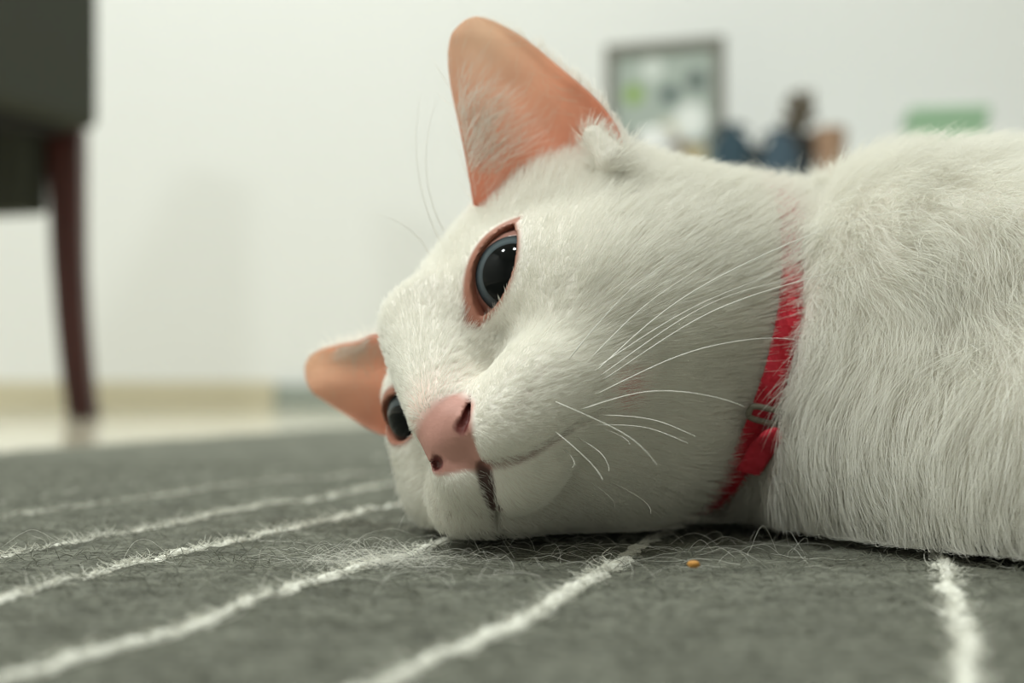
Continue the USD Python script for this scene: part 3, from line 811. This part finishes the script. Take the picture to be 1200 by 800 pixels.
def stripe_mesh(px, seed):
    pts = np.array([ground_at(*p) for p in px])[:, :2]
    d = (pts[-1] - pts[-2]); d = RUG_D
    pts = np.vstack([pts, pts[-1] + RUG_D * .03, pts[-1] + RUG_D * .12, pts[-1] + RUG_D * .5])
    n = 1300
    t = np.r_[0, np.cumsum(np.linalg.norm(np.diff(pts, axis=0), axis=1))]
    from scipy.interpolate import PchipInterpolator
    tt = np.linspace(0, t[-1], n); c = PchipInterpolator(t, pts)(tt)
    g = np.random.default_rng(seed)
    c3 = np.c_[tt * 100, np.full(n, seed * 7.0), np.zeros(n)]
    tan = np.gradient(c, axis=0); tan /= np.linalg.norm(tan, axis=1, keepdims=True); nr = np.c_[tan[:, 1], -tan[:, 0]]
    c = c + nr * ((meshkit.fbm(c3 * 1.6, 3, seed) - .5) * .0034)[:, None]
    w = (.0015, .0015, .0014, .0013, .0010, .0008, .0006)[seed] * (.55 + .95 * meshkit.fbm(c3 * 2.2, 3, seed + 9))
    prof = np.linspace(-1, 1, 13); sink = (.0004, .0004, .0004, .0006, .0009, .0012, .0012)[seed]
    V = []
    for k, s in enumerate(prof):
        e = c + nr * (w * s * (1 + .6 * (meshkit.fbm(c3 * 7 + np.sign(s) * 40, 2, seed) - .5)))[:, None]
        z = rug_height(e[:, 0], e[:, 1]) + .0011 * np.sqrt(max(0, 1 - s * s)) * (.45 + 1.0 * meshkit.fbm(c3 * 8 + k * .9, 2, 4)) - sink * (.3 + 1.4 * meshkit.fbm(c3 * 1.3 + 5, 2, 6))
        V.append(np.c_[e, z])
    V = np.array(V); k = len(prof); idx = np.arange(k * n).reshape(k, n)
    q = np.stack([idx[:-1, :-1], idx[1:, :-1], idx[1:, 1:], idx[:-1, 1:]], -1).reshape(-1, 4)
    m = trimesh.Trimesh(V.reshape(-1, 3), np.vstack([q[:, [0, 1, 2]], q[:, [0, 2, 3]]]), process=False)
    if m.face_normals[:, 2].sum() < 0: m.invert()
    return m


def stripe_fuzz():
    g = np.random.default_rng(31); P = []
    for k, s in enumerate(STRIPES[:6]):
        pts = np.array([ground_at(*p) for p in s])[:, :2]; t = np.r_[0, np.cumsum(np.linalg.norm(np.diff(pts, axis=0), axis=1))]; n = int(t[-1] * (4000 if k < 5 else 2500)); u = g.random(n) * t[-1]
        P.append(np.c_[np.interp(u, t, pts[:, 0]), np.interp(u, t, pts[:, 1])] + RUG_N * g.normal(0, .0013 if k < 4 else .0009, n)[:, None])
    P = np.vstack(P); n = len(P); az = g.uniform(0, 6.28, n); L = g.uniform(.001, .0032, n); d = np.c_[np.cos(az), np.sin(az), np.abs(g.normal(.25, .3, n))]; t = np.linspace(0, 1, 3)
    p = np.c_[P, rug_height(P[:, 0], P[:, 1]) + .0003]; pts = p[:, None] + d[:, None] * (L[:, None] * t)[..., None]; pts[:, 1, :2] += g.normal(0, .0004, (n, 2))
    curves('stripe_fuzz', pts, np.broadcast_to(np.array([.00014, .00011, .00005]), (n, 3)), M_stripe, rug, kind='stuff')


stripe_fuzz()
for k, s in enumerate(STRIPES):
    obj('stripe', stripe_mesh(s, k), M_stripe, rug, True, label='white woven stripe')

# ------------------------------------------------------------------ rug fuzz, shed hairs, crumb
def lint():
    g = np.random.default_rng(21); N = 26000
    px = g.uniform(-40, 1240, N * 2); py = HY + FPX * CAMZ / g.uniform(.135, .62, N * 2)
    dep = FPX * CAMZ / (py - HY); x = (px - 600) * dep / FPX; keep = ((x - RUG_O[0]) * RUG_N[0] + (dep - RUG_O[1]) * RUG_N[1]) > .004
    x, y = x[keep][:N], dep[keep][:N]; N = len(x)
    p = np.c_[x, y, rug_height(x, y)]; az = g.normal(.2, .8, N) + np.pi * (g.random(N) < .5); el = np.abs(g.normal(.15, .3, N)); L = g.uniform(.0015, .0045, N)
    d = np.c_[np.cos(az) * np.cos(el), np.sin(az) * np.cos(el), np.sin(el)]; t = np.linspace(0, 1, 3)
    pts = p[:, None] + d[:, None] * (L[:, None] * t)[..., None]; pts[:, 2, 2] -= .0006 * g.random(N); pts[:, 1, :2] += g.normal(0, .0004, (N, 2)); pts[:, 0, 2] -= .0004
    pts[..., 2] = np.maximum(pts[..., 2], p[:, None, 2] - .0004)
    curves('fuzz', pts, np.broadcast_to(np.array([.00012, .0001, .00005]), (N, 3)), M_rugfuzz, rug, kind='stuff')
    # white hairs shed around the cat
    N = 170; c = g.choice(5, N, p=[.34, .2, .2, .14, .12]); ctr = np.array([(560, 640), (450, 655), (760, 640), (960, 640), (330, 640)])[c]
    q = ctr + g.normal(0, 1, (N, 2)) * np.array([(110, 14), (45, 10), (120, 10), (150, 10), (160, 22)])[c]; q[:, 1] = np.clip(q[:, 1], 560, 760)
    p = np.array([ground_at(*v) for v in q]); az = g.uniform(0, 6.28, N); L = g.uniform(.006, .018, N); cur = g.normal(0, 1.2, N); t = np.linspace(0, 1, 7)
    ang = az[:, None] + cur[:, None] * t; st = np.stack([np.cos(ang), np.sin(ang)], -1) * (L / 7)[:, None, None]; xy = p[:, None, :2] + np.cumsum(st, 1)
    z = rug_height(xy[..., 0], xy[..., 1]) + .0006 + (np.abs(g.normal(0, .0018, N))[:, None]) * np.sin(t * np.pi)
    curves('shed_hair', np.concatenate([xy, z[..., None]], -1), np.broadcast_to(np.array([.000045] * 6 + [.00002]), (N, 7)), M_fur, None, 'loose white cat hairs shed on the grey rug by the chin', 'hair', 'stuff')
    N = 240; o = ground_at(440, 653); u = g.normal(0, 1, N); xy0 = np.c_[o[0] + u * .006, o[1] - u * .001 + g.normal(0, .0022, N)]; az = g.normal(-.25, .5, N) + np.pi * (g.random(N) < .5); cur = g.normal(0, 1.5, N); L = g.uniform(.004, .014, N)
    ang = az[:, None] + cur[:, None] * t; xy = xy0[:, None] + np.cumsum(np.stack([np.cos(ang), np.sin(ang)], -1) * (L / 7)[:, None, None], 1)
    z = rug_height(xy[..., 0], xy[..., 1]) + .0005 + np.abs(g.normal(0, .0016, N))[:, None] * (.3 + np.sin(t * np.pi))
    curves('hair_tuft', np.concatenate([xy, z[..., None]], -1), np.broadcast_to(np.array([.000028] * 6 + [.000015]), (N, 7)), M_fur, None, 'wispy tuft of white hair on a rug stripe in front of the nose', 'hair', 'stuff')


M_rugfuzz = mat('grey_wool_fibre', {'g': ('geometry', {}), 'n': ('noise_texture', {'scale': 300.0}), 'r': ('rgb_ramp', {'ramp': [(.3, (.12, .122, .10)), (.7, (.30, .305, .252))]}), 'd': ('diffuse_bsdf', {})}, [('g.position', 'n.vector'), ('n.fac', 'r.fac'), ('r.color', 'd.color')], 'd.BSDF')
lint()
v = trimesh.creation.icosphere(2, .0011); v.vertices *= 1 + .5 * (meshkit.noise(v.vertices * 1500, 2)[:, None] - .5); v.vertices[:, 2] *= .6; v.apply_translation(ground_at(813, 661, .0008))
obj('crumb', v, plain('orange_crumb', (.55, .26, .05), .7), None, True, 'tiny orange crumb on the grey rug between two white stripes', 'crumb')

# ------------------------------------------------------------------ low cabinet behind the cat and the things on it
TOPZ = 0.335
M_white = plain('white_lacquer', (.78, .78, .76), .4)


def at_px(px, py, depth): return unproject(px, py, depth)


def cabinet():
    xa, xb2 = (715 - 600) * 2.3 / FPX, (1330 - 600) * 2.3 / FPX
    t = thing('low_cabinet', 'low white cabinet against the wall behind the cat', 'cabinet', None, (xa, 2.1, ZF)); o = np.array([xa, 2.1, ZF])
    def b(lo, hi, bev=.003): v, f, _ = meshkit.arrays(box(lo, hi, bev)); return trimesh.Trimesh(v - o, f, process=False)
    obj('top', b((xa, 2.08, TOPZ - .02), (xb2, 2.54, TOPZ)), M_white, t); obj('body', b((xa + .01, 2.11, .04), (xb2 - .01, 2.54, TOPZ - .02)), M_white, t)
    for k in range(2):
        w = (xb2 - xa - .03) / 2; x = xa + .012 + k * (w + .006)
        d = obj('door', b((x, 2.092, .045), (x + w, 2.11, TOPZ - .026)), M_white, t); obj('handle', b((x + (w - .05 if k == 0 else .03), 2.075, .16), (x + (w - .03 if k == 0 else .05), 2.092, .24), .004), M_metal, d)
    for x in (xa + .03, xb2 - .06):
        for y in (2.13, 2.49): obj('foot', b((x, y, ZF), (x + .03, y + .03, .045)), M_metal, t)


cabinet()


def picture():
    """small framed picture standing on the cabinet, turned a little"""
    D = 2.34; k = D / FPX; cx, w, z1 = (777 - 600) * k, 134 * k, CAMZ + (HY - 47) * k; h = z1 - TOPZ; rot = math.radians(-20)
    t = thing('picture', 'small grey-framed picture leaning on the low cabinet', 'framed picture', None, (cx, D, TOPZ))
    R = trimesh.transformations.rotation_matrix(rot, [0, 0, 1]); w = w / math.cos(rot)
    M_frame = plain('grey_brown_frame', (.17, .165, .14), .6)
    blobs = [((-.052, .185), .017, (.22, .36, .04)), ((.010, .180), .017, (.05, .085, .085)), ((.055, .200), .020, (.10, .13, .12)), ((.045, .135), .032, (.78, .80, .77)), ((.005, .115), .024, (.60, .57, .45)),
             ((.025, .095), .013, (.12, .04, .05)), ((.055, .085), .018, (.14, .15, .18)), ((-.055, .100), .019, (.03, .04, .035)), ((-.025, .098), .018, (.03, .04, .035)), ((-.080, .105), .019, (.04, .05, .045)), ((.06, .050), .03, (.30, .40, .36)), ((-.04, .05), .04, (.70, .72, .70)), ((-.02, .225), .02, (.62, .66, .62))]
    nodes = {'tc': ('texture_coordinate', {}), 'p': ('principled_bsdf', {'roughness': .35})}; links = []; prev = None
    for i, ((bx, bz), rad, colr) in enumerate(blobs):
        nodes[f'd{i}'] = ('vector_math', {'math_type': 'distance', 'vector2': (bx, 0, bz)}); nodes[f'm{i}'] = ('map_range', {'range_type': 'smoothstep', 'from_min': rad * 1.2, 'from_max': rad * .6, 'to_min': 0.0, 'to_max': 1.0, 'clamp': True})
        nodes[f'x{i}'] = ('mix', {'mix_type': 'mix', 'color2': colr, **({'color1': (.36, .41, .37)} if prev is None else {})})
        links += [('tc.object', f'f.vector1') if False else ('at.vector', f'd{i}.vector1'), (f'd{i}.value', f'm{i}.value'), (f'm{i}.result', f'x{i}.fac')]
        if prev: links.append((f'{prev}.color', f'x{i}.color1'))
        prev = f'x{i}'
    nodes['at'] = ('attribute', {'attribute': 'flat'}); del nodes['tc']; links.append((f'{prev}.color', 'p.base_color'))
    M_print = mat('picture_print', nodes, links)
    fr = .018
    for lo, hi in (((-w / 2, 0, h - fr), (w / 2, .018, h)), ((-w / 2, 0, 0), (w / 2, .018, fr)), ((-w / 2, 0, fr), (-w / 2 + fr, .018, h - fr)), ((w / 2 - fr, 0, fr), (w / 2, .018, h - fr))):
        v, f, _ = meshkit.arrays(box(lo, hi, .002)); m = trimesh.Trimesh(v, f, process=False); m.apply_transform(R); obj('frame', m, M_frame, t)
    m = box((-w / 2 + fr, .006, fr), (w / 2 - fr, .012, h - fr)); flat = m.vertices.copy(); flat[:, 1] = 0; m.apply_transform(R)
    p = obj('print', m, M_print, t, False)
    UsdGeom.PrimvarsAPI(UsdGeom.Mesh(p)).CreatePrimvar('flat', Sdf.ValueTypeNames.Vector3fArray, 'vertex').Set(Vt.Vec3fArray.FromNumpy(np.asarray(flat, np.float32)))


picture()


def pouch(name, label, cat_, x, y, w, d, h, colr, seed, zip_col):
    """soft slumped fabric bag with a zip along its top and a loop"""
    t = thing(name, label, cat_, None, (x, y, TOPZ))
    m = trimesh.creation.icosphere(4, 1.0); v = m.vertices.copy(); v[:, 2] = np.where(v[:, 2] < -.75, -.75, v[:, 2]); v[:, 2] += .75
    v[:, 0] *= (1 - .35 * v[:, 2] / 1.75); v[:, 1] *= (1 - .55 * v[:, 2] / 1.75)
    v *= (1 + .22 * (meshkit.fbm(m.vertices * 2.2 + seed, 3, seed)[:, None] - .5)); v[:, 2] = np.maximum(v[:, 2], 0)
    v *= [w / 2, d / 2, h / 1.75]; obj('bag', trimesh.Trimesh(v, m.faces, process=False), grained(f'{name}_cloth_{seed}', tuple(.8 * np.array(colr)), tuple(1.2 * np.array(colr)), 90.0, .85, .4), t, True)
    c = np.array([(-.30 * w, 0, h * .93), (-.1 * w, 0, h * .99), (.1 * w, 0, h * .99), (.30 * w, 0, h * .93)]); obj('zip', tube(resample(c, 12), .004, 6), plain(f'zip_{seed}', zip_col, .4), t, True)
    c = np.array([(-.28 * w, 0, h * .9), (-.40 * w, -.01, h * .86), (-.44 * w, -.012, h * .70), (-.36 * w, -.01, h * .66)]); obj('loop', tube(resample(c, 12), .003, 6), plain(f'loop_{seed}', zip_col, .7), t, True)


def X(px, d): return (px - 600) * d / FPX
def Hh(py, d): return CAMZ + (HY - py) * d / FPX - TOPZ


pouch('pouch', 'dark teal-blue cloth pouch beside the framed picture', 'bag', X(858, 2.25), 2.25, .085, .07, Hh(146, 2.25), (.025, .055, .075), 3, (.02, .03, .03))
pouch('pouch', 'blue-grey cloth pouch right of the darker teal one', 'bag', X(915, 2.2), 2.2, .075, .06, Hh(152, 2.2), (.04, .07, .095), 7, (.02, .025, .03))
pouch('pouch', 'black pouch slumped between the two blue pouches', 'bag', X(888, 2.33), 2.33, .085, .05, Hh(172, 2.33), (.018, .02, .017), 9, (.03, .03, .03))


def round_bottle_cap_jar():
    d = 2.2; h = Hh(150, d)
    t = thing('jar', 'round white lidded jar in front of the framed picture', 'jar', None, (X(768, d), d, TOPZ))
    r = 26 * d / FPX
    obj('body', trimesh.creation.revolve(np.array([(0, 0), (r * .8, 0), (r * .95, .01), (r, h * .45), (r * .92, h * .68), (r * .8, h * .72), (0, h * .72)]), sections=40), M_white, t)
    obj('lid', trimesh.creation.revolve(np.array([(0, h * .725), (r * .84, h * .725), (r * .84, h * .86), (r * .7, h * .95), (r * .2, h), (0, h)]), sections=40), M_white, t)
    d = 2.21; h = Hh(172, d); t = thing('box', 'small tan cardboard box beside the round white jar', 'box', None, (X(812, d), d, TOPZ)); M = plain('tan_card', (.46, .38, .22), .8)
    obj('carton', box((-.018, -.02, 0), (.018, .02, h - .012), .002), M, t); obj('flap', box((-.0185, -.0205, h - .0118), (.0185, .0205, h), .002), M, t)


round_bottle_cap_jar()


def plant():
    d = 2.28; t = thing('dried_plant', 'dried brown seed-head bouquet in a dark pot behind the blue-grey pouch', 'plant', None, (X(940, d), d, TOPZ)); g = np.random.default_rng(8)
    h = Hh(158, d); obj('pot', trimesh.creation.revolve(np.array([(0, 0), (.016, 0), (.022, h * .8), (.025, h), (.021, h), (.018, h * .85), (0, h * .85)]), sections=28), plain('dark_pot', (.035, .028, .02), .6), t)
    ms, hs = [], []
    for k in range(70):
        a, r, top = g.uniform(0, 6.28), g.uniform(0, .030), Hh(g.uniform(108, 150), d); tip = np.array([r * math.cos(a) - .004, r * math.sin(a), top])
        ms.append(tube(resample([(0, 0, h * .8), (tip[0] * .3, tip[1] * .3, (h + top) / 2), tip], 5), [.0009] * 5, 4))
        s_ = trimesh.creation.icosphere(1, .0042); s_.vertices *= [1, 1, 1.5]; s_.apply_translation(tip); hs.append(s_)
    obj('stems', trimesh.util.concatenate(ms), plain('dry_stem', (.20, .17, .10), .8), t, kind='stuff'); obj('seed_heads', trimesh.util.concatenate(hs), plain('seed_head', (.13, .10, .065), .9), t, True, kind='stuff')


plant()
d = 2.24; t = thing('basket', 'small reddish-tan woven basket right of the dried plant', 'basket', None, (X(973, d), d, TOPZ)); h = Hh(147, d); M_wick = grained('wicker', (.30, .17, .10), (.45, .29, .19), 120.0, .8, .6)
obj('bowl', trimesh.creation.revolve(np.array([(0, 0), (.016, 0), (.022, h * .5), (.025, h * .92), (.022, h * .92), (.018, h * .4), (0, .006)]), sections=36), M_wick, t)
w = np.linspace(0, 2 * np.pi, 40); obj('rim', tube(np.c_[.0235 * np.cos(w), .0235 * np.sin(w), np.full(40, h * .93)], .003, 6), M_wick, t, True)
d = 2.26; xa, xb3 = X(1062, d), X(1152, d); t = thing('storage_box', 'pale green lidded storage box on the right of the low cabinet', 'box', None, ((xa + xb3) / 2, d, TOPZ)); hw = (xb3 - xa) / 2; h = Hh(132, d); M_green = plain('pale_green_plastic', (.34, .52, .34), .5)
R = trimesh.transformations.rotation_matrix(math.radians(-8), [0, 0, 1])
for nm, lo, hi in (('tub', (-hw + .004, -.05, 0), (hw - .004, .05, h - .018)), ('lid', (-hw, -.054, h - .0178), (hw, .054, h))):
    v, f, _ = meshkit.arrays(box(lo, hi, .004)); m = trimesh.Trimesh(v, f, process=False); m.apply_transform(R); obj(nm, m, M_green, t)
